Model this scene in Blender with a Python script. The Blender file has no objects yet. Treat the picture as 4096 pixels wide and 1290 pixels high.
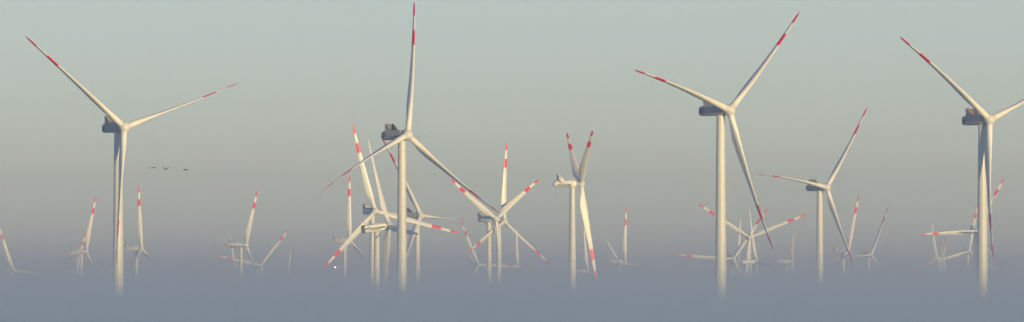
import bpy, bmesh, math, random
from mathutils import Vector, Matrix
R = math.radians
random.seed(7)
scene = bpy.context.scene
COL = scene.collection

# ------------------------------------------------------------------ tunables
SUN_AZ, SUN_EL = 33.0, 7.0          # degrees right of straight behind the camera, above horizon
SUN_E, SUN_COL = 4.8, (1.0, 0.75, 0.31)
SKY_E = 0.111
EXPOSURE = 0.06
HAZE_D, HAZE_COL = 1.7e-5, (0.90, 0.88, 0.72)
FOG_COL = (0.69, 0.93, 1.0)
FOG_S0, FOG_H = 8.0e-5, 3.7         # dense ground fog: extinction at eye level, scale height
MIST_S0, MIST_H = 6.6e-5, 32.0      # thin mist above it

# ------------------------------------------------------------------ helpers
def tag(o, label=None, cat=None, group=None, kind=None):
    if label: o['label'] = label
    if cat: o['category'] = cat
    if group: o['group'] = group
    if kind: o['kind'] = kind
    return o

def link(name, me, mats, parent=None, mw=None, smooth=True):
    o = bpy.data.objects.new(name, me)
    for m in (mats if isinstance(mats, (list, tuple)) else [mats]):
        if m.name not in [x.name for x in me.materials if x]: me.materials.append(m)
    COL.objects.link(o)
    if smooth:
        for p in me.polygons: p.use_smooth = True
    if parent: o.parent = parent
    if mw is not None: o.matrix_local = mw
    return o

def mesh(name, vs, fs):
    me = bpy.data.meshes.new(name); me.from_pydata([tuple(v) for v in vs], [], fs); me.update()
    return me

def loft(rings, cap=True):
    n = len(rings[0]); vs = [p for r_ in rings for p in r_]; fs = []
    for i in range(len(rings)-1):
        for j in range(n):
            a, b = i*n+j, i*n+(j+1) % n
            fs.append((a, b, b+n, a+n))
    if cap:
        fs.append(tuple(reversed(range(n)))); fs.append(tuple(range((len(rings)-1)*n, len(rings)*n)))
    return vs, fs

def fix(me):
    bm = bmesh.new(); bm.from_mesh(me); bmesh.ops.recalc_face_normals(bm, faces=bm.faces); bm.to_mesh(me); bm.free()
    return me

def autosmooth(me, ang=35):
    bm = bmesh.new(); bm.from_mesh(me)
    for e in bm.edges:
        if len(e.link_faces) == 2 and e.calc_face_angle(0) > R(ang): e.smooth = False
    bm.to_mesh(me); bm.free()

class MB:
    def __init__(s): s.vs, s.fs = [], []
    def add(s, vs, fs):
        b = len(s.vs); s.vs += [tuple(v) for v in vs]; s.fs += [tuple(i+b for i in f) for f in fs]
    def box(s, x0, x1, y0, y1, z0, z1):
        s.add([(x, y, z) for x in (x0, x1) for y in (y0, y1) for z in (z0, z1)],
              [(0,1,3,2),(4,6,7,5),(0,4,5,1),(2,3,7,6),(0,2,6,4),(1,5,7,3)])
    def plate(s, poly, y0, y1):                     # polygon in x/z, thickness along y
        n = len(poly)
        s.add([(x, y0, z) for x, z in poly]+[(x, y1, z) for x, z in poly],
              [tuple(range(n)), tuple(reversed(range(n, 2*n)))]+[(i, (i+1) % n, n+(i+1) % n, n+i) for i in range(n)])
    def tube(s, a, b, r, n=8, r2=None):
        a, b = Vector(a), Vector(b); d = (b-a).normalized()
        u = d.orthogonal().normalized(); v = d.cross(u); r2 = r if r2 is None else r2
        vs, fs = loft([[p+(u*math.cos(t)+v*math.sin(t))*q for t in [2*math.pi*i/n for i in range(n)]] for p, q in ((a, r), (b, r2))])
        s.add(vs, fs)
    def build(s, name, mats, parent=None, mw=None, smooth=False):
        me = fix(mesh(name, s.vs, s.fs)); autosmooth(me)
        return link(name, me, mats, parent, mw, True if smooth else True)

# ------------------------------------------------------------------ materials
def paint(name, col, rough=0.45, dirt=0.12, scale=0.35, stretch=(1, 1, 0.15), grey=(0.45, 0.43, 0.38)):
    m = bpy.data.materials.new(name); m.use_nodes = True
    nt = m.node_tree; b = nt.nodes['Principled BSDF']; b.inputs['Roughness'].default_value = rough
    tc = nt.nodes.new('ShaderNodeTexCoord'); mp = nt.nodes.new('ShaderNodeMapping'); mp.inputs['Scale'].default_value = stretch
    nz = nt.nodes.new('ShaderNodeTexNoise'); nz.inputs['Scale'].default_value = scale; nz.inputs['Detail'].default_value = 6
    cr = nt.nodes.new('ShaderNodeValToRGB'); cr.color_ramp.elements[0].position = 0.42; cr.color_ramp.elements[1].position = 0.75
    mx = nt.nodes.new('ShaderNodeMix'); mx.data_type = 'RGBA'
    mx.inputs['A'].default_value = (*col, 1); mx.inputs['B'].default_value = (*[c*g*1.6 for c, g in zip(col, grey)], 1)
    mu = nt.nodes.new('ShaderNodeMath'); mu.operation = 'MULTIPLY'; mu.inputs[1].default_value = dirt
    L = nt.links
    L.new(tc.outputs['Object'], mp.inputs['Vector']); L.new(mp.outputs[0], nz.inputs['Vector'])
    L.new(nz.outputs['Fac'], cr.inputs[0]); L.new(cr.outputs[0], mu.inputs[0]); L.new(mu.outputs[0], mx.inputs['Factor'])
    L.new(mx.outputs['Result'], b.inputs['Base Color'])
    return m
M_TOWER = paint('tower paint', (0.64, 0.63, 0.60), 0.42, 0.35)
M_BLADE = paint('blade paint', (0.76, 0.745, 0.71), 0.38, 0.30, 0.6, (1, 1, .2))
M_NAC = paint('nacelle paint', (0.66, 0.655, 0.63), 0.42, 0.3, 1.2, (1, 1, 1))
M_NAC_SHADED = paint('shaded nacelle paint', (0.34, 0.345, 0.35), 0.45, 0.5, 1.4, (1, 1, 1))  # nacelle paint darkened to put the big nacelles' shade into the colour
M_RED = paint('red band paint', (0.80, 0.018, 0.075), 0.4, 0.15, 0.8)
M_COOL = paint('cooler grey', (0.20, 0.19, 0.18), 0.6, 0.4, 2.0, (1, 1, 1))
M_PANEL = paint('cooler side panel', (0.40, 0.40, 0.39), 0.5, 0.3, 1.0, (1, 1, 1))
M_DARK = paint('dark louvre', (0.05, 0.055, 0.065), 0.6, 0.3, 2.0, (1, 1, 1))
M_BLUE = paint('navy lettering', (0.012, 0.02, 0.06), 0.5, 0.1, 2.0, (1, 1, 1))
M_BIRD = paint('bird plumage', (0.04, 0.036, 0.033), 0.8, 0.4, 4.0, (1, 1, 1))
M_GROUND = paint('field', (0.07, 0.085, 0.04), 0.95, 0.9, 0.004, (1, 1, 1), (0.9, 0.55, 0.5))
M_STEEL = paint('galvanised steel', (0.4, 0.41, 0.42), 0.5, 0.3, 2.0, (1, 1, 1))

# ------------------------------------------------------------------ ground
GP = [(-32000, -60), (-3000, -8), (0, -1.7), (1500, -25), (4600, -68), (6000, -84), (9000, -101), (12000, -120), (20000, -147), (30000, -168), (32000, -170)]
def ground_z(y):
    for (a, za), (b, zb) in zip(GP, GP[1:]):
        if y <= b: return za+(zb-za)*(y-a)/(b-a)
    return GP[-1][1]
ys = sorted(set([p[0] for p in GP]+[-20000, -10000, -1500, -600, -200, 200, 600, 1000]+list(range(2000, 30001, 1000))))
xs = [-30000, -20000, -12000, -7000, -4000, -2000, -1000, -400, 0, 400, 1000, 2000, 4000, 7000, 12000, 20000, 30000]
ys = [max(-30000, min(30000, y)) for y in ys]; ys = sorted(set(ys))
vs = [(x, y, ground_z(y)) for y in ys for x in xs]; nx = len(xs)
fs = [(j*nx+i, j*nx+i+1, (j+1)*nx+i+1, (j+1)*nx+i) for j in range(len(ys)-1) for i in range(nx-1)]
g = link('ground', mesh('ground', vs, fs), M_GROUND); tag(g, kind='structure')

# ------------------------------------------------------------------ turbines
def superring(x, w, h, zc, n=32, e=5.0):
    out = []
    for i in range(n):
        a = 2*math.pi*(i+.5)/n; c, s = math.cos(a), math.sin(a)
        out.append(Vector((x, w*math.copysign(abs(c)**(2/e), c), zc+h*math.copysign(abs(s)**(2/e), s))))
    return out

PROF = {  # r/R, chord, thickness ratio, twist, blend (0 circle .. 1 foil)
 'big': [(.018,2.5,1,0,0),(.05,2.5,1,0,0),(.09,2.75,.9,13,.25),(.14,3.6,.6,14,.7),(.19,4.2,.44,12,1),(.25,4.15,.36,10,1),(.33,3.75,.31,7.5,1),
         (.42,3.05,.28,5.5,1),(.52,2.55,.26,4,1),(.60,2.2,.25,3,1),(.68,1.9,.24,2,1),(.79,1.55,.22,1,1),(.90,1.25,.20,0,1),(.96,1.0,.19,-1,1),(.985,.75,.18,-1,1),(1.0,.25,.18,-1,1)],
 'mid': [(.018,1.9,1,0,0),(.045,1.9,1,0,0),(.09,2.2,.85,14,.3),(.15,3.0,.48,15,.8),(.21,3.6,.32,12,1),(.27,3.5,.27,9.5,1),(.35,3.15,.24,7,1),
         (.43,2.8,.22,5.5,1),(.52,2.5,.21,4,1),(.60,2.25,.20,3,1),(.68,2.0,.19,2,1),(.79,1.65,.18,1,1),(.90,1.22,.17,0,1),(.96,.9,.16,-1,1),(.985,.65,.16,-1,1),(1.0,.25,.16,-1,1)]}
def blade_mesh(kind, RR, bend, red):
    n = 20; prof = PROF[kind]; rings = []; rr = []
    dense = []
    for (a, b) in zip(prof, prof[1:]):
        for k in range(3):
            t = k/3; dense.append(tuple(a[i]+(b[i]-a[i])*t for i in range(5)))
    dense.append(prof[-1])
    for (q, c, th, tw, bl) in dense:
        z = q*RR; ring = []; off = bend*max(0, q-.03)**2
        ct, st = math.cos(R(tw)), math.sin(R(tw))
        for i in range(n):
            a = 2*math.pi*i/n; x = math.cos(a); y = math.sin(a)
            fx = x*.5*c-bl*.18*c                      # pitch axis a third of the chord behind the leading edge
            fy = .5*c*th*y*((1-bl)+bl*1.25*math.sqrt(max(0, .5+.5*x)+.02))
            fy += bl*.03*c*(1-x*x)
            X = fx*ct-fy*st; Y = fx*st+fy*ct
            ring.append(Vector((X, Y+off, z)))
        rings.append(ring); rr.append(q)
    v, f = loft(rings); me = mesh('blade', v, f); fix(me)
    for p in me.polygons:
        q = p.center.z/RR
        p.material_index = 1 if red and (q > .90 or .68 < q < .79) else 0
    me.materials.append(M_BLADE)
    if red: me.materials.append(M_RED)
    return me

def text_mesh(body, size, bold=0.0, shear=0.0):
    cu = bpy.data.curves.new('txt', 'FONT'); cu.body = body; cu.size = size; cu.align_x = 'CENTER'; cu.align_y = 'CENTER'
    cu.extrude = 0.02; cu.offset = bold; cu.shear = shear; cu.resolution_u = 3
    o = bpy.data.objects.new('txt', cu); COL.objects.link(o)
    dg = bpy.context.evaluated_depsgraph_get(); me = bpy.data.meshes.new_from_object(o.evaluated_get(dg))
    bpy.data.objects.remove(o); return me

def turbine(key, kind, X, D, Z, psi, theta, pitch, tilt, cone, bend, flex, label, red=True, top='box', ov=None, mark=None, size=1.0, group='wind turbines standing in the fog'):
    RR = 56 if kind == 'big' else 45
    ov = ov or (4.4 if kind == 'big' else 4.2)
    p, th0, t5, cn = R(psi), R(theta), R(tilt), R(cone)
    n0 = Vector((math.sin(p), -math.cos(p), 0)); zz = Vector((0, 0, 1)); h = Vector((math.cos(p), math.sin(p), 0))
    n = n0*math.cos(t5)+zz*math.sin(t5); up = zz*math.cos(t5)-n0*math.sin(t5)
    hub = Vector((X, D, Z)); base = hub-n0*ov; gz = ground_z((D-n0.y*ov)*size)/size; base.z = gz
    root = bpy.data.objects.new('wind_turbine', None); COL.objects.link(root); root.location = base*size; root.scale = (size,)*3      # smaller machines stand nearer
    root.empty_display_size = 5
    tag(root, label, 'wind turbine', group)
    H = hub-base                                        # hub in the turbine's own frame
    W = 1.95 if kind == 'big' else 1.75; NH = 1.95 if kind == 'big' else (1.85 if mark == 'stripe' else 1.6)
    # tower
    top_r, base_r = (1.6, 2.25) if kind == 'big' else (1.2, 2.1)
    th = H.z-NH+.15-(ov*math.sin(t5) if mark == 'stripe' else .1)
    mb = MB(); nseg = 40; rings = []
    K = 14
    for i in range(K+1):
        t = i/K; z = t*th; d = th-z
        r_ = top_r+(base_r-top_r)*min(1, d/75)**.9
        rings.append([Vector((r_*math.cos(a), r_*math.sin(a), z)) for a in [2*math.pi*j/nseg for j in range(nseg)]])
    mb.add(*loft(rings))
    for q in (.3, .55, .78):                            # flanges between the tower sections
        d = th*(1-q); r_ = top_r+(base_r-top_r)*min(1, d/75)**.9+.035
        mb.tube((0, 0, th*q), (0, 0, th*q+.14), r_, nseg)
    mb.tube((0, 0, th-.5), (0, 0, th+.12), top_r+.12, nseg)
    mb.build('tower', M_TOWER, root)
    # nacelle frame: x = n, y = h, z = up, origin at the hub centre
    y_ax = n.cross(up)*-1; y_ax = up.cross(n)
    MH = Matrix((( n.x, y_ax.x, up.x, H.x), (n.y, y_ax.y, up.y, H.y), (n.z, y_ax.z, up.z, H.z), (0, 0, 0, 1)))
    tn = t5 if mark == 'stripe' else R(.8)
    nn0 = n0*math.cos(tn)+zz*math.sin(tn); nup = zz*math.cos(tn)-n0*math.sin(tn)
    MN = Matrix(((nn0.x, y_ax.x, nup.x, H.x), (nn0.y, y_ax.y, nup.y, H.y), (nn0.z, y_ax.z, nup.z, H.z), (0, 0, 0, 1)))
    if kind == 'big':
        secs = [(-15.2,.72,.62,-.05),(-15.0,.86,.78,-.05),(-14.0,1,.96,-.02),(-12.5,1,1,0),(-4.2,1,1,0),(-2.6,.97,.96,0),(-2.0,.80,.82,0),(-1.75,.7,.74,0)]
    else:
        secs = [(-12.8,.78,.74,0),(-12.55,.93,.9,0),(-11.8,1,1,0),(-4,1,1,0),(-2.4,.95,.95,0),(-1.8,.82,.82,0),(-1.5,.72,.74,0)]
    if mark == 'stripe': secs = [(-13.0,.9,.9,0),(-12.9,.99,.99,0),(-8,1,1,0),(-4,1,1,0),(-2.3,.98,.97,0),(-1.7,.92,.9,0)]
    if mark == 'upside': secs = [(-12.7,.8,.45,0),(-12.2,.95,.78,0),(-11.4,1,1,0),(-4,1,1,0),(-2.6,1,1,0),(-2.3,.9,.93,0)]
    nb = MB(); nb.add(*loft([superring(x, W*w, NH*hh, zc*NH) for x, w, hh, zc in secs]))
    nb.tube((-1.9, 0, 0), (-1.0, 0, 0), 1.15 if kind == 'mid' else 1.4, 28)
    nac = nb.build('nacelle', M_NAC_SHADED if kind == 'big' else M_NAC, root, MN)
    # yaw skirt under the nacelle
    def sub(name, m_, mat): return m_.build(name, mat, nac)
    if top == 'u':                                      # open cooler: radiator between two raked side panels
        for s in (-1, 1):
            q = MB()
            q.plate([(-11.6, -.2), (-12.2, 3.0), (-12.15, 4.9), (-11.5, 4.95), (-8.3, 2.1), (-2.3, 2.1), (-2.9, .3), (-6.6, -.35)], s*(W+.10)-.05, s*(W+.10)+.05)
            sub('cooler_side_panel', q, M_PANEL)
        q = MB(); q.box(-12.05, -11.6, -W-.02, W+.02, 1.8, 4.8)
        for i in range(9): q.box(-11.62, -11.54, -W+.1, W-.1, 2.2+i*.3, 2.3+i*.3)
        sub('cooler_radiator', q, M_COOL)
        q = MB(); q.box(-8.4, -3.6, -W+.25, W-.25, NH-.05, NH+.16)
        sub('roof_hatch', q, M_NAC)
        q = MB(); q.tube((-11.9, -.9, 4.7), (-11.9, -.9, 5.9), .05); q.tube((-12.15, -.9, 5.85), (-11.65, -.9, 5.85), .06)
        sub('wind_vane', q, M_DARK)
        q = MB(); q.box(-14.2, -12.4, -W-.03, -W+.1, -.9, .3)
        sub('side_louvre', q, M_DARK)
    elif top == 'box':                                  # closed cooler box on the rear of the roof
        q = MB(); q.plate([(-12.4, NH-.1), (-12.5, NH+2.2), (-10.9, NH+2.3), (-9.6, NH-.1)], -W+.1, W-.1)
        sub('cooler_box', q, M_PANEL)
        q = MB(); q.box(-12.58, -12.45, -W+.35, W-.35, NH+.2, NH+1.9)
        sub('cooler_grille', q, M_DARK)
        q = MB(); q.box(-8.6, -4.2, -W+.4, W-.4, NH-.05, NH+.18)
        sub('roof_hatch', q, M_NAC)
        q = MB(); q.tube((-11.6, .5, NH+2.2), (-11.6, .5, NH+3.3), .06); q.tube((-11.9, .5, NH+3.25), (-11.3, .5, NH+3.25), .07)
        sub('wind_vane', q, M_DARK)
    elif top == 'fin':
        for s in (-1, 1):
            q = MB()
            q.plate([(-10.75, 1.1), (-11.0, 4.3), (-10.5, 4.5), (-7.6, 1.55), (-7.9, .3), (-10.0, .3)], s*(W+.07)-.06, s*(W+.07)+.06)
            sub('cooler_side_panel', q, M_NAC)
        q = MB(); q.box(-10.9, -10.55, -W, W, NH, 4.2); sub('cooler_radiator', q, M_DARK)
        q = MB(); q.box(-6.8, -3.4, -W+.3, W-.3, NH-.05, NH+.14); sub('roof_hatch', q, M_NAC)
    else:
        q = MB(); q.box(-8.6, -4.2, -W+.4, W-.4, NH-.05, NH+.15); sub('roof_hatch', q, M_NAC)
        q = MB(); q.tube((-11.6, .5, NH-.2), (-11.6, .5, NH+1.4), .06); q.tube((-11.9, .5, NH+1.35), (-11.3, .5, NH+1.35), .07); sub('wind_vane', q, M_DARK)
    if mark == 'stripe':
        me = text_mesh('Vestas', 2.5, .07, .25)
        link('lettering', me, M_BLUE, nac, Matrix.Translation((-8.0, -W-.04, -.05)) @ Matrix.Rotation(R(90), 4, 'X'), False)
        q = MB(); q.box(-12.1, -10.9, -W-.03, -W+.05, -.3, .3); sub('side_stripe', q, M_BLUE)
        q = MB(); q.box(-5.3, -2.4, -W-.03, -W+.05, -.3, .3); sub('side_stripe', q, M_BLUE)
        q = MB(); q.add(*loft([superring(-13.12, W*.86, NH*.86, 0), superring(-12.98, W*.88, NH*.88, 0)])); sub('rear_dark_plate', q, M_DARK)  # dark cover over the rear end
        q = MB(); q.add(*loft([superring(-12.9, W*1.012, NH*1.012, 0), superring(-12.15, W*1.012, NH*1.012, 0)])); sub('rear_band', q, M_DARK)
    if mark == 'upside':
        me = text_mesh('SENVION', 1.55, .05)
        link('lettering', me, M_BLUE, nac, Matrix.Translation((-8.1, -W-.06, -.55)) @ Matrix.Rotation(R(90), 4, 'X') @ Matrix.Rotation(R(180), 4, 'Z'), False)
        q = MB(); q.box(-9.8, -6.4, -W-.03, -W+.05, .17, .24); sub('panel_seam', q, M_DARK)
    if mark == 'line':
        q = MB(); q.box(-12.2, -3.2, -W-.03, -W+.05, .55, .85); sub('side_stripe', q, M_BLUE)
        q = MB(); q.box(-11.6, -8.6, -W-.03, -W+.05, -.9, .1); sub('side_louvre', q, M_PANEL)
    # hub and spinner
    hr = 2.25 if kind == 'big' else 1.85
    prof = [(-1.35, .74), (-1.15, .88), (-.6, .98), (0, 1), (.5, .98), (1.0, .90), (1.4, .76), (1.75, .56), (1.95, .34), (2.03, .16), (2.06, .02)]
    rings = []
    for x, q_ in prof:
        rings.append([Vector((x*hr/2, hr*q_*math.cos(a), hr*q_*math.sin(a))) for a in [2*math.pi*j/32 for j in range(32)]])
    hb = MB(); hb.add(*loft(rings))
    dirs = []
    for k in range(3):
        fl = Vector((flex[k][0], 0, flex[k][1]))/RR      # each blade leans a little out of true
        a = th0+k*2*math.pi/3
        d = up*math.cos(a)+h*math.sin(a); t = h*math.cos(a)-up*math.sin(a)
        sp = (d*math.cos(cn)+n*math.sin(cn)+fl).normalized(); dirs.append((sp, t))
        ld = MH.to_3x3().transposed() @ sp
        br = 1.28 if kind == 'big' else 1.06
        hb.tube(ld*.6, ld*(hr*1.12), br*1.06, 28)
        hb.tube(ld*(hr*1.12), ld*(hr*1.2), br*1.12, 28)
    ho = hb.build('hub', M_NAC, root, MH)
    bm_ = blade_mesh(kind, RR, bend, red)
    pr = R(pitch)
    for sp, t in dirs:
        nn = (n-sp*n.dot(sp)).normalized(); tt = nn.cross(sp); tt = tt if tt.dot(t) > 0 else -tt
        ec = tt*math.cos(pr)+nn*math.sin(pr); eb = nn*math.cos(pr)-tt*math.sin(pr)
        m = Matrix(((ec.x, eb.x, sp.x, H.x), (ec.y, eb.y, sp.y, H.y), (ec.z, eb.z, sp.z, H.z), (0, 0, 0, 1)))
        o = bpy.data.objects.new('blade', bm_); COL.objects.link(o); o.parent = root
        if m.determinant() < 0:                          # keep a proper rotation
            m = Matrix(((ec.x, -eb.x, sp.x, H.x), (ec.y, -eb.y, sp.y, H.y), (ec.z, -eb.z, sp.z, H.z), (0, 0, 0, 1))) @ Matrix.Diagonal((1, -1, 1, 1))
        o.matrix_local = m
    for pgn in bm_.polygons: pgn.use_smooth = True
    return root

FIT = {
    'T1': ('big', -153.9, 4657.0, 54.8, 31.9, 311.0, 80, 7.91, 2.14, 0.8, ((-0.09, -0.83), (0.4, -0.96), (0.49, -0.83))),
    'T2': ('big', -43.7, 4912.0, 54.6, 41.4, 9.8, 85, 6.18, 3.36, 4.06, ((-0.02, -0.85), (0.3, -0.87), (0.2, -0.65))),
    'T3': ('big', 84.0, 4523.0, 59.8, 45.4, 49.8, 77, 7.24, 2.43, 4.04, ((0.08, -1.23), (0.43, -1.07), (0.1, -0.95))),
    'T4': ('big', 177.0, 6594.0, 43.8, 42.8, 40.7, 80, 4.02, 0.84, 3.91, ((-0.03, 0.53), (-2.4, 6.44), (-0.08, 0.41))),
    'T5': ('big', 189.9, 4660.0, 57.8, 39.0, 309.0, 80, 6.0, 1.43, 3.96, ((-0.05, 0.02), (0, 0), (0.03, 0.23))),
    'T6': ('mid', -69.2, 5937.0, 27.4, 24.1, 347.0, 12, 10.69, 3.3, 2.4, ((-0.33, 0.51), (-0.08, 0.42), (-0.12, 1.09))),
    'T7': ('mid', -56.8, 5425.0, 18.1, 107.1, 25.6, 45, 6.82, 0.08, 0.53, ((-0.09, -0.02), (0, 0), (-0.05, -0.05))),
    'T8': ('big', -56.6, 7285.0, 31.0, 50.3, 335.3, 85, 8.0, -2.46, 3.77, ((-0.32, -0.0), (-0.78, -0.62), (0, 0))),
    'T9': ('mid', -8.9, 6638.0, 26.2, 50.0, 300.4, 20, 5.18, 0.74, 0.65, ((-0.04, 0.05), (-0.09, 0.04), (0, 0))),
    'T10': ('mid', -4.3, 6652.0, 24.9, 55.1, 5.5, 15, 5.18, 2.15, 1.6, ((0.07, 1.34), (-0.47, 2.13), (-0.28, 1.82))),
    'T11': ('mid', 31.7, 5389.0, 37.5, 98.6, 301.9, 96, 6.6, 3.08, 1.41, ((-0.12, 1.79), (-0.11, 1.75), (-0.5, 2.75))),
    'T12': ('mid', 79.2, 12218.0, -6.0, 74.7, 351.0, 60, 5.14, 1.91, 1.47, ((-0.03, 0.04), (0, 0), (0, 0))),
    'T13': ('mid', 95.2, 9851.0, 3.2, 75.1, 0.1, 60, 2.79, 3.05, 1.88, ((0.31, 0.08), (-1.01, 1.39), (0, 0))),
    'T40': ('mid', 174.6, 18814.0, 2.1, 35.9, 329.8, 30, 6.93, 0.06, 0.3, ((-1.92, -0.55), (-0.57, -2.48), (0, 0))),
    'T14': ('mid', 175.0, 8633.0, 20.5, 4.9, 306.1, 15, 5.54, 0.64, 0.56, ((-0.5, -1.96), (1.52, -1.37), (0, 0))),
    'T15': ('mid', 190.6, 9123.0, 2.7, 107.3, 23.9, 45, 4.43, 2.3, 1.66, ((0.08, 0.11), (0, 0), (-0.19, 0.4))),
    'T16': ('mid', 158.6, 8397.0, 4.5, 12.7, 35.4, 30, 6.0, -0.1, 0.2, ((-0.04, -0.92), (0, 0), (-1.37, -0.69))),
    'T17': ('mid', 239.8, 12400.0, 4.2, 69.7, 14.9, 60, 4.86, 2.09, 1.53, ((0.03, 0.03), (0, 0), (0, 0))),
    'T18': ('mid', 245.7, 10290.0, 3.5, 87.2, 299.8, 75, 4.59, 2.44, 1.57, ((-0.01, -0.09), (0.13, -0.08), (0, 0))),
    'T19': ('mid', 257.4, 8980.0, 10.3, 55.8, 18.2, 60, 2.84, 3.73, 2.11, ((0.32, -0.07), (0, 0), (1.2, -2.6))),
    'T20': ('mid', 310.8, 10144.0, 9.1, 29.7, 25.4, 70, 4.94, 2.04, 1.51, ((0.02, 0.03), (0, 0), (0, 0))),
    'T21': ('mid', 506.1, 13949.0, 5.4, 59.9, 347.6, 60, 5.05, 1.97, 1.49, ((-0.02, 0.03), (0, 0), (0, 0))),
    'T22': ('mid', 500.5, 13603.0, 8.7, 81.5, 301.0, 75, 5.2, 1.73, 1.46, ((-0.3, 0.03), (0.18, 0.06), (0, 0))),
    'T23': ('mid', 421.5, 10814.0, 13.2, 13.3, 11.9, 20, 5.07, 2.55, 1.87, ((0.31, 0.13), (1.02, 3.67), (-0.4, 1.4))),
    'T24': ('mid', 351.0, 8859.0, 25.9, 12.5, 27.9, 15, 3.63, 2.9, 2.12, ((0.79, 0.07), (-0.59, 2.49), (0.07, -0.52))),
    'T25': ('mid', 416.3, 8768.0, 36.3, 153.2, 93.3, 20, 4.98, 1.81, 1.38, ((-0.07, -0.01), (0, 0), (0, 0))),
    'T26': ('mid', -451.8, 10633.0, -4.3, 54.2, 336.3, 30, 5.57, 1.07, 0.92, ((-0.15, 0.05), (-0.59, -0.23), (0, 0))),
    'T27': ('mid', -318.0, 8758.0, 10.5, 63.9, 25.9, 45, 5.23, 1.69, 1.34, ((-0.03, -0.02), (0, 0), (-0.04, 0.01))),
    'T28': ('mid', -426.1, 11481.0, -6.8, 70.7, 33.8, 45, 4.76, 2.77, 1.92, ((0.07, 0.34), (0, 0), (0.59, 0.69))),
    'T29': ('mid', -265.8, 8418.0, 11.9, 67.0, 359.0, 65, 4.24, 1.81, 1.44, ((0.05, 0.06), (0, 0), (0, 0))),
    'T30': ('mid', -662.5, 19274.0, -20.6, 68.0, 298.4, 60, 5.73, 1.05, 1.17, ((-1.97, 0.02), (-2.36, -1.01), (0, 0))),
    'T31': ('mid', -190.1, 8388.0, 14.3, 64.6, 31.7, 45, 5.75, 1.11, 1.06, ((-0.1, 0.12), (0, 0), (-0.13, 0.15))),
    'T32': ('mid', -234.6, 10947.0, -0.0, 26.1, 42.3, 35, 5.11, 1.64, 1.28, ((-0.02, -0.19), (0, 0), (-0.25, -0.14))),
    'T33': ('mid', -368.4, 15628.0, -1.3, 49.6, 352.9, 60, 6.48, 0.12, 0.82, ((-0.96, -0.09), (0, 0), (-4.54, 4.42))),
    'T34': ('mid', -374.9, 19718.0, -19.3, 78.5, 20.5, 60, 4.58, 2.29, 1.6, ((0.41, 0.19), (0, 0), (0, 0))),
    'T35': ('mid', -111.4, 8068.0, 16.9, 63.3, 3.4, 60, 4.42, 2.24, 1.58, ((0.06, 0.02), (0, 0), (0, 0))),
    'T36': ('mid', -255.0, 17590.0, -2.2, 60.0, 150.0, 60, 5.0, 2.0, 1.5, ((0, 0), (0, 0), (0, 0))),
    'T37': ('mid', -31.4, 11120.0, 0.5, 27.7, 335.0, 30, 4.21, 3.04, 2.14, ((0.44, 0.02), (0.32, 0.79), (0, 0))),
    'T38': ('mid', -72.8, 24429.0, -2.1, 53.2, 314.2, 60, 4.71, 2.27, 1.59, ((0.47, -0.24), (0, 0), (0, 0))),
    'T39': ('mid', 7.4, 13884.0, -2.1, 70.0, 359.5, 60, 4.99, 2.01, 1.5, ((0.0, 0.0), (0, 0), (0, 0))),
}
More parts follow.
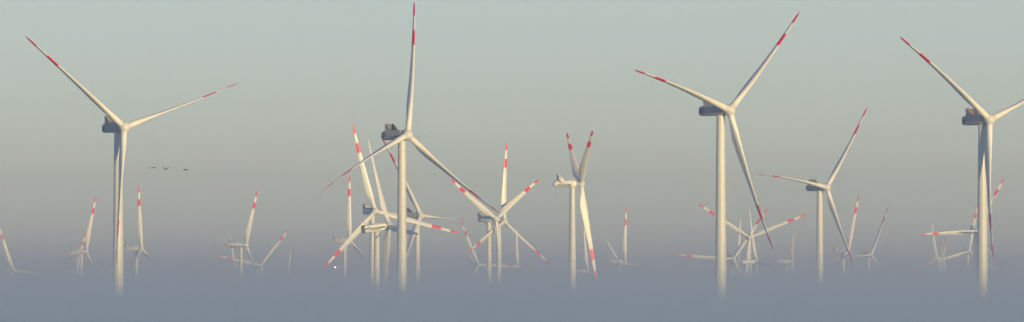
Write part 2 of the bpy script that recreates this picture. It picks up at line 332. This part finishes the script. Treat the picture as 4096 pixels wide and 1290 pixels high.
EXTRA = {  # label and details of each turbine
 'T1': dict(label='very large turbine at far left, one blade hanging in front of its own tower', top='u', ov=5.0),
 'T2': dict(label='very large turbine left of centre, one blade straight up, open grey cooler on its nacelle', top='u', ov=3.7),
 'T3': dict(label='largest turbine of the right half, blades reaching upper right, left and steeply down', top='u', ov=4.8),
 'T4': dict(label='mid-distance turbine right of the largest one, holding its blades in the same pose', top='u', ov=5.6),
 'T5': dict(label='very large turbine at the right edge, its right blade cut off by the edge', top='u', ov=4.5),
 'T6': dict(label='turbine with dark boxy nacelle and wide banded blades, above the lettered nacelle', top='box', ov=3.7),
 'T7': dict(label='turbine with long cream nacelle, upright dark blue lettering and stripe, plain unbanded blades', top='none', mark='stripe', red=False, ov=6.0),
 'T8': dict(label='turbine right of the big central tower, dark nacelle, one thin blade pointing right', top='u', ov=3.0),
 'T9': dict(label='turbine whose upper blades form a wide V, nacelle with side stripe and dark cooler', top='box', mark='line', ov=5.4),
 'T10': dict(label='turbine just right of the wide V rotor, blades straight up and to both lower sides', top='none', ov=3.8),
 'T11': dict(label='side-on turbine with upside-down lettering and raised fin on its cream nacelle', top='fin', mark='upside', ov=4.0),
 'T12': dict(size=0.6, label='far plain bladed turbine in fog, right of the tower with the finned nacelle', red=False, top='none'),
 'T13': dict(label='far turbine standing alone right of the finned nacelle, red tipped blade straight up', top='box'),
 'T40': dict(size=0.5, label='tiny distant turbine in fog, touching the left of the lone one with upright blade', red=False, top='none'),
 'T14': dict(label='turbine with wide cream red banded blades in a flat V behind the tallest right tower', top='box', ov=2.5),
 'T15': dict(size=0.88, label='turbine with tall plain white blade in front of the flat V rotor', red=False, top='none', ov=5.5),
 'T16': dict(size=1.1, label='far turbine behind the tallest right tower, red banded blade lying level to its left', top='box'),
 'T17': dict(label='far plain bladed turbine in fog, between the tallest right tower and flat V rotor', red=False, top='none'),
 'T18': dict(label='far edge-on turbine with two nearly parallel plain blades up, left of mid-distance one', red=False, top='none'),
 'T19': dict(label='far turbine with curved banded upright blade, beside the lowest blade of the mid-distance turbine', top='box'),
 'T20': dict(label='far turbine with one slender red banded blade leaning right, before the right gap', top='box'),
 'T21': dict(size=0.75, label='far turbine with plain white upright blade, crossed by a level red banded blade', red=False, top='box'),
 'T22': dict(size=0.7, label='very distant turbine with two small red tipped blades in a narrow V', top='none'),
 'T23': dict(label='far turbine left of the right edge tower, small dark nacelle, the lower of two', top='box'),
 'T24': dict(label='turbine behind the right edge tower, wide red banded blade level to the left', top='box'),
 'T25': dict(label='turbine beyond the right edge, only a thin dark blade tip in view', red=False, top='none'),
 'T26': dict(size=0.75, label='far turbine at the left edge, hub in fog, red banded blade leaning left', top='box'),
 'T27': dict(label='far side-on turbine left of the far left big tower, banded blade leaning right', top='box'),
 'T28': dict(size=0.78, label='distant turbine low in fog, below the side-on one left of the big left tower', top='box'),
 'T29': dict(label='far turbine right of the far left big tower, red banded blade straight up', top='box'),
 'T30': dict(size=0.38, label='tiny distant dark turbine sunk in fog, touching the far left big tower', red=False, top='none'),
 'T31': dict(label='far side-on turbine in the wide left gap, banded blade leaning right', top='box'),
 'T32': dict(size=0.78, label='far turbine in the left gap, hub in fog, banded blades in an open V', top='none'),
 'T33': dict(size=0.62, label='distant plain bladed turbine crossing behind the side-on one in the left gap', red=False, top='none'),
 'T34': dict(size=0.5, label='very faint plain blade of a distant turbine alone in fog, left of the added lamp', red=False, top='none'),
 'T35': dict(label='turbine left of the lettered nacelle, pale nacelle, narrow banded blade straight up', top='box'),
 'T36': dict(label='very faint distant turbine whose tower stands just right of the added lamp', red=False, top='none'),
 'T37': dict(size=0.78, label='far turbine in fog below the wide V rotor, banded blade leaning left', top='none'),
 'T38': dict(size=0.42, label='tiny distant turbine in fog behind the left leaning blade below the wide V', red=False, top='none'),
 'T39': dict(size=0.7, label='distant turbine with one plain blade straight up, right below the wide V rotor', red=False, top='none'),
}
for k, v in FIT.items():
    turbine(k, *v, **EXTRA[k])

# ------------------------------------------------------------------ made-up lamp and mast standing in for a bright spot
F = 2048/math.tan(R(2.5))
def at(u, v, D): return Vector(((u-2048)/F*D, D, (1062-v)/F*D))     # photo pixel at a distance -> world point
c = at(1340, 1070, 4300); gz = ground_z(c.y)
lm = bpy.data.objects.new('added_lamp_mast', None); COL.objects.link(lm); lm.location = (c.x, c.y, gz)
tag(lm, 'added lamp on an invented mast, standing in for a bright spot above the fog', 'added lamp mast')
q = MB(); hh = c.z-gz-.5
for sx in (-1, 1):
    for sy in (-1, 1): q.tube((sx*.9, sy*.9, 0), (sx*.25, sy*.25, hh), .07, 6, .04)
st = 20
for i in range(st):
    a, b = i/st, (i+1)/st
    ra, rb = .9-.65*a, .9-.65*b
    for (p1, p2) in (((-1,-1),(1,-1)),((1,-1),(1,1)),((1,1),(-1,1)),((-1,1),(-1,-1))):
        q.tube((p1[0]*ra, p1[1]*ra, a*hh), (p2[0]*rb, p2[1]*rb, b*hh), .035, 5)
q.build('mast', M_STEEL, lm)  # mast invented to hold the added lamp
q = MB(); q.box(-.7, .7, .05, .45, hh+.1, hh+.95); q.box(-.9, .9, -.1, .1, hh-.05, hh+.1)
lh = q.build('added_lamp_housing', M_STEEL, lm)
ml = bpy.data.materials.new('added lamp glow'); ml.use_nodes = True; nt = ml.node_tree
for n_ in list(nt.nodes):
    if n_.type == 'BSDF_PRINCIPLED': nt.nodes.remove(n_)
em = nt.nodes.new('ShaderNodeEmission'); em.inputs[0].default_value = (1, .58, .24, 1); em.inputs[1].default_value = 10
nt.links.new(em.outputs[0], nt.nodes['Material Output'].inputs['Surface'])
q = MB(); q.tube((0, .04, hh+.52), (0, -.12, hh+.52), .22, 24)
q.build('added_lamp_glass', ml, lh)

# ------------------------------------------------------------------ birds
def bird(u, v, D, yaw, roll, flap, span, label, neck=True):
    """flap: (left shoulder, left wrist, right shoulder, right wrist) angles in degrees above level"""
    me = bpy.data.meshes.new('bird'); bm = bmesh.new()
    def tubep(pts):                                     # [(centre, rx, rz)] along a path, flattened rings
        rings = []
        for i, (p_, a_, b_) in enumerate(pts):
            p_ = Vector(p_)
            d_ = (Vector(pts[min(i+1, len(pts)-1)][0])-Vector(pts[max(i-1, 0)][0])).normalized()
            s_ = d_.cross(Vector((0, 0, 1))) if abs(d_.z) < .9 else d_.cross(Vector((1, 0, 0))); s_.normalize(); w_ = s_.cross(d_)
            rings.append([p_+s_*a_*math.cos(t)+w_*b_*math.sin(t) for t in [2*math.pi*j/12 for j in range(12)]])
        v_, f_ = loft(rings); bv = [bm.verts.new(x) for x in v_]
        for f in f_: bm.faces.new([bv[i] for i in f])
    k = span/2.0
    tubep([((x*k, 0, z*k), r_*k, r_*k*.95) for x, z, r_ in ((-.62,.02,.015),(-.52,.02,.05),(-.35,.0,.085),(-.12,-.01,.13),(.1,0,.14),(.27,.02,.10),(.38,.03,.05),(.55,.04,.032),(.72,.05,.03),(.80,.055,.045),(.87,.05,.035),(.93,.045,.014),(1.02,.04,.008))])
    for s in (-1, 1): tubep([((-.5*k, s*.03*k, -.01*k), .018*k, .018*k), ((-.8*k, s*.03*k, -.03*k), .012*k, .012*k), ((-.98*k, s*.03*k, -.04*k), .016*k, .008*k)])
    for s, a1, a2 in ((1, flap[0], flap[1]), (-1, flap[2], flap[3])):
        p0 = Vector((.08, s*.08, .05)); p1 = p0+Vector((.06, s*.42*math.cos(R(a1)), .42*math.sin(R(a1)))); p2 = p1+Vector((-.12, s*.5*math.cos(R(a2)), .5*math.sin(R(a2))))
        P = [(p0, .19), ((p0+p1)/2, .18), (p1, .16), (p1+(p2-p1)*.35, .15), (p1+(p2-p1)*.75, .11), (p2, .03)]
        rings = []
        for i, (pp, cw) in enumerate(P):
            d_ = (P[min(i+1, 5)][0]-P[max(i-1, 0)][0]); d_.x = 0; d_.normalize(); nrm = Vector((1, 0, 0)).cross(d_)
            rings.append([(pp+Vector((-.06+cw*math.cos(t), 0, 0))+nrm*.036*math.sin(t))*k for t in [2*math.pi*j/12 for j in range(12)]])
        v_, f_ = loft(rings); bv = [bm.verts.new(x) for x in v_]
        for f in f_: bm.faces.new([bv[i] for i in f])
    bmesh.ops.recalc_face_normals(bm, faces=bm.faces); bm.to_mesh(me); bm.free()
    o = link('bird', me, M_BIRD); o.location = at(u, v, D); o.rotation_euler = (R(roll), 0, R(yaw))
    md = o.modifiers.new('join', 'REMESH'); md.mode = 'VOXEL'; md.voxel_size = .022*k; md.use_smooth_shade = True
    tag(o, label, 'bird', 'birds flying across the sky')
bird(613, 672, 2600, 68, 0, (12, -50, 8, -55), 2.05, 'leftmost of three dark birds in a row, wings arched downward')
bird(663, 678, 2600, 62, 0, (38, 40, 28, 34), 2.0, 'middle of three dark birds in a row, wings raised in a V')
bird(742, 680, 2650, 35, 0, (15, -20, 5, -60), 1.9, 'rightmost of three dark birds, wings nearly level, a little apart')
bird(1674, 550, 4200, 60, 0, (20, 10, 25, 10), 1.6, 'tiny speck of a bird, left of two beside the big central hub')
bird(1701, 549, 4200, 50, 0, (35, 40, 20, 5), 1.6, 'tiny speck of a bird, right of two beside the big central hub')

# ------------------------------------------------------------------ fog, mist and haze
def volmat(name, col, dens, g):
    m = bpy.data.materials.new(name); m.use_nodes = True; nt = m.node_tree
    for n_ in list(nt.nodes):
        if n_.type != 'OUTPUT_MATERIAL': nt.nodes.remove(n_)
    v_ = nt.nodes.new('ShaderNodeVolumePrincipled'); v_.inputs['Color'].default_value = (*col, 1)
    v_.inputs['Density'].default_value = dens; v_.inputs['Anisotropy'].default_value = g
    nt.links.new(v_.outputs[0], nt.nodes['Material Output'].inputs['Volume'])
    return m
def volbox(name, half, z0, z1, mat):
    q = MB(); q.box(-half, half, -half, half, z0, z1)
    me = fix(mesh(name, q.vs, q.fs)); o = link(name, me, mat, smooth=False); tag(o, kind='stuff'); return o
hz = volbox('haze', 31000, -172, 240, volmat('haze air', HAZE_COL, HAZE_D, 0.5))
tops = [150, 105, 75, 54, 38, 26, 17, 10, 5, 1.5, -.7, -2.5, -5, -7.5, -10, -12.5, -15, -18, -22, -27, -33]
def sig(z): return 6e-5*math.exp(-max(z, 0)/9)+MIST_S0*math.exp(-max(z, 0)/MIST_H)+min(FOG_S0*math.exp(-z/FOG_H), .02)
SUNLIT_MIST_COL = (0.94, 0.94, 0.91)
def sunlit_layer_col(z):                                     # sunlit warmth painted into the upper mist's colour, blue fog below
    k = max(0, min(1, (z+9)/12))
    return tuple(a+(b-a)*k for a, b in zip(FOG_COL, SUNLIT_MIST_COL))
prev = 0
for i, t in enumerate(tops):
    mid = t-.5*((t-tops[i+1]) if i+1 < len(tops) else 6)
    s = sig(mid)
    o = volbox('fog', 30800-i*7, -171.5+i*.02, t, volmat('fog layer', sunlit_layer_col(mid), s-prev, 0.32))
    o['label'] = 'low bank of blue grey ground fog hiding the foot of the turbines'
    prev = s

# ------------------------------------------------------------------ light
w = bpy.data.worlds.new('World'); scene.world = w; w.use_nodes = True
nt = w.node_tree; bg = nt.nodes['Background']
sky = nt.nodes.new('ShaderNodeTexSky'); sky.sky_type = 'NISHITA'; sky.sun_disc = False
sky.sun_elevation = R(SUN_EL); sky.altitude = 100; sky.air_density = 0.6; sky.dust_density = 0.2; sky.ozone_density = 1.35
# sun azimuth: camera looks along +Y; the sun stands behind it, SUN_AZ to the right
sunv = Vector((math.sin(R(SUN_AZ))*math.cos(R(SUN_EL)), -math.cos(R(SUN_AZ))*math.cos(R(SUN_EL)), math.sin(R(SUN_EL))))
sky.sun_rotation = math.atan2(sunv.x, sunv.y)
tint = nt.nodes.new('ShaderNodeMix'); tint.data_type = 'RGBA'; tint.blend_type = 'MULTIPLY'; tint.inputs['Factor'].default_value = 1
tcw = nt.nodes.new('ShaderNodeTexCoord'); sep = nt.nodes.new('ShaderNodeSeparateXYZ'); cr = nt.nodes.new('ShaderNodeValToRGB')
cr.color_ramp.elements[0].position = 0.03; cr.color_ramp.elements[0].color = (1.0, 0.935, 1.06, 1)     # warm low sky
cr.color_ramp.elements[1].position = 0.40; cr.color_ramp.elements[1].color = (0.80, 0.98, 1.6, 1)      # clear blue overhead
nt.links.new(tcw.outputs['Generated'], sep.inputs[0]); nt.links.new(sep.outputs['Z'], cr.inputs[0]); nt.links.new(cr.outputs[0], tint.inputs['B'])
nt.links.new(sky.outputs[0], tint.inputs['A']); nt.links.new(tint.outputs['Result'], bg.inputs[0]); bg.inputs[1].default_value = SKY_E
SL = bpy.data.lights.new('sun', 'SUN'); SL.energy = SUN_E; SL.color = SUN_COL; SL.angle = R(.5)
so = bpy.data.objects.new('sun', SL); COL.objects.link(so); so.rotation_euler = sunv.to_track_quat('Z', 'Y').to_euler(); so.location = (0, 0, 300)

# ------------------------------------------------------------------ camera and render settings
cam = bpy.data.cameras.new('camera'); co = bpy.data.objects.new('camera', cam); COL.objects.link(co); scene.camera = co
cam.sensor_width = 36; cam.angle = R(5.0); cam.clip_start = 1; cam.clip_end = 80000
co.location = (0, 0, 0); co.rotation_euler = (R(90)+math.atan((1062-645)/F), 0, 0)
scene.view_settings.view_transform = 'Standard'; scene.view_settings.look = 'None'
scene.view_settings.exposure = EXPOSURE; scene.view_settings.gamma = 1
cy = scene.cycles; cy.use_denoising = True; cy.denoising_input_passes = 'RGB'; cy.volume_bounces = 7; cy.max_bounces = 10; cy.transparent_max_bounces = 96
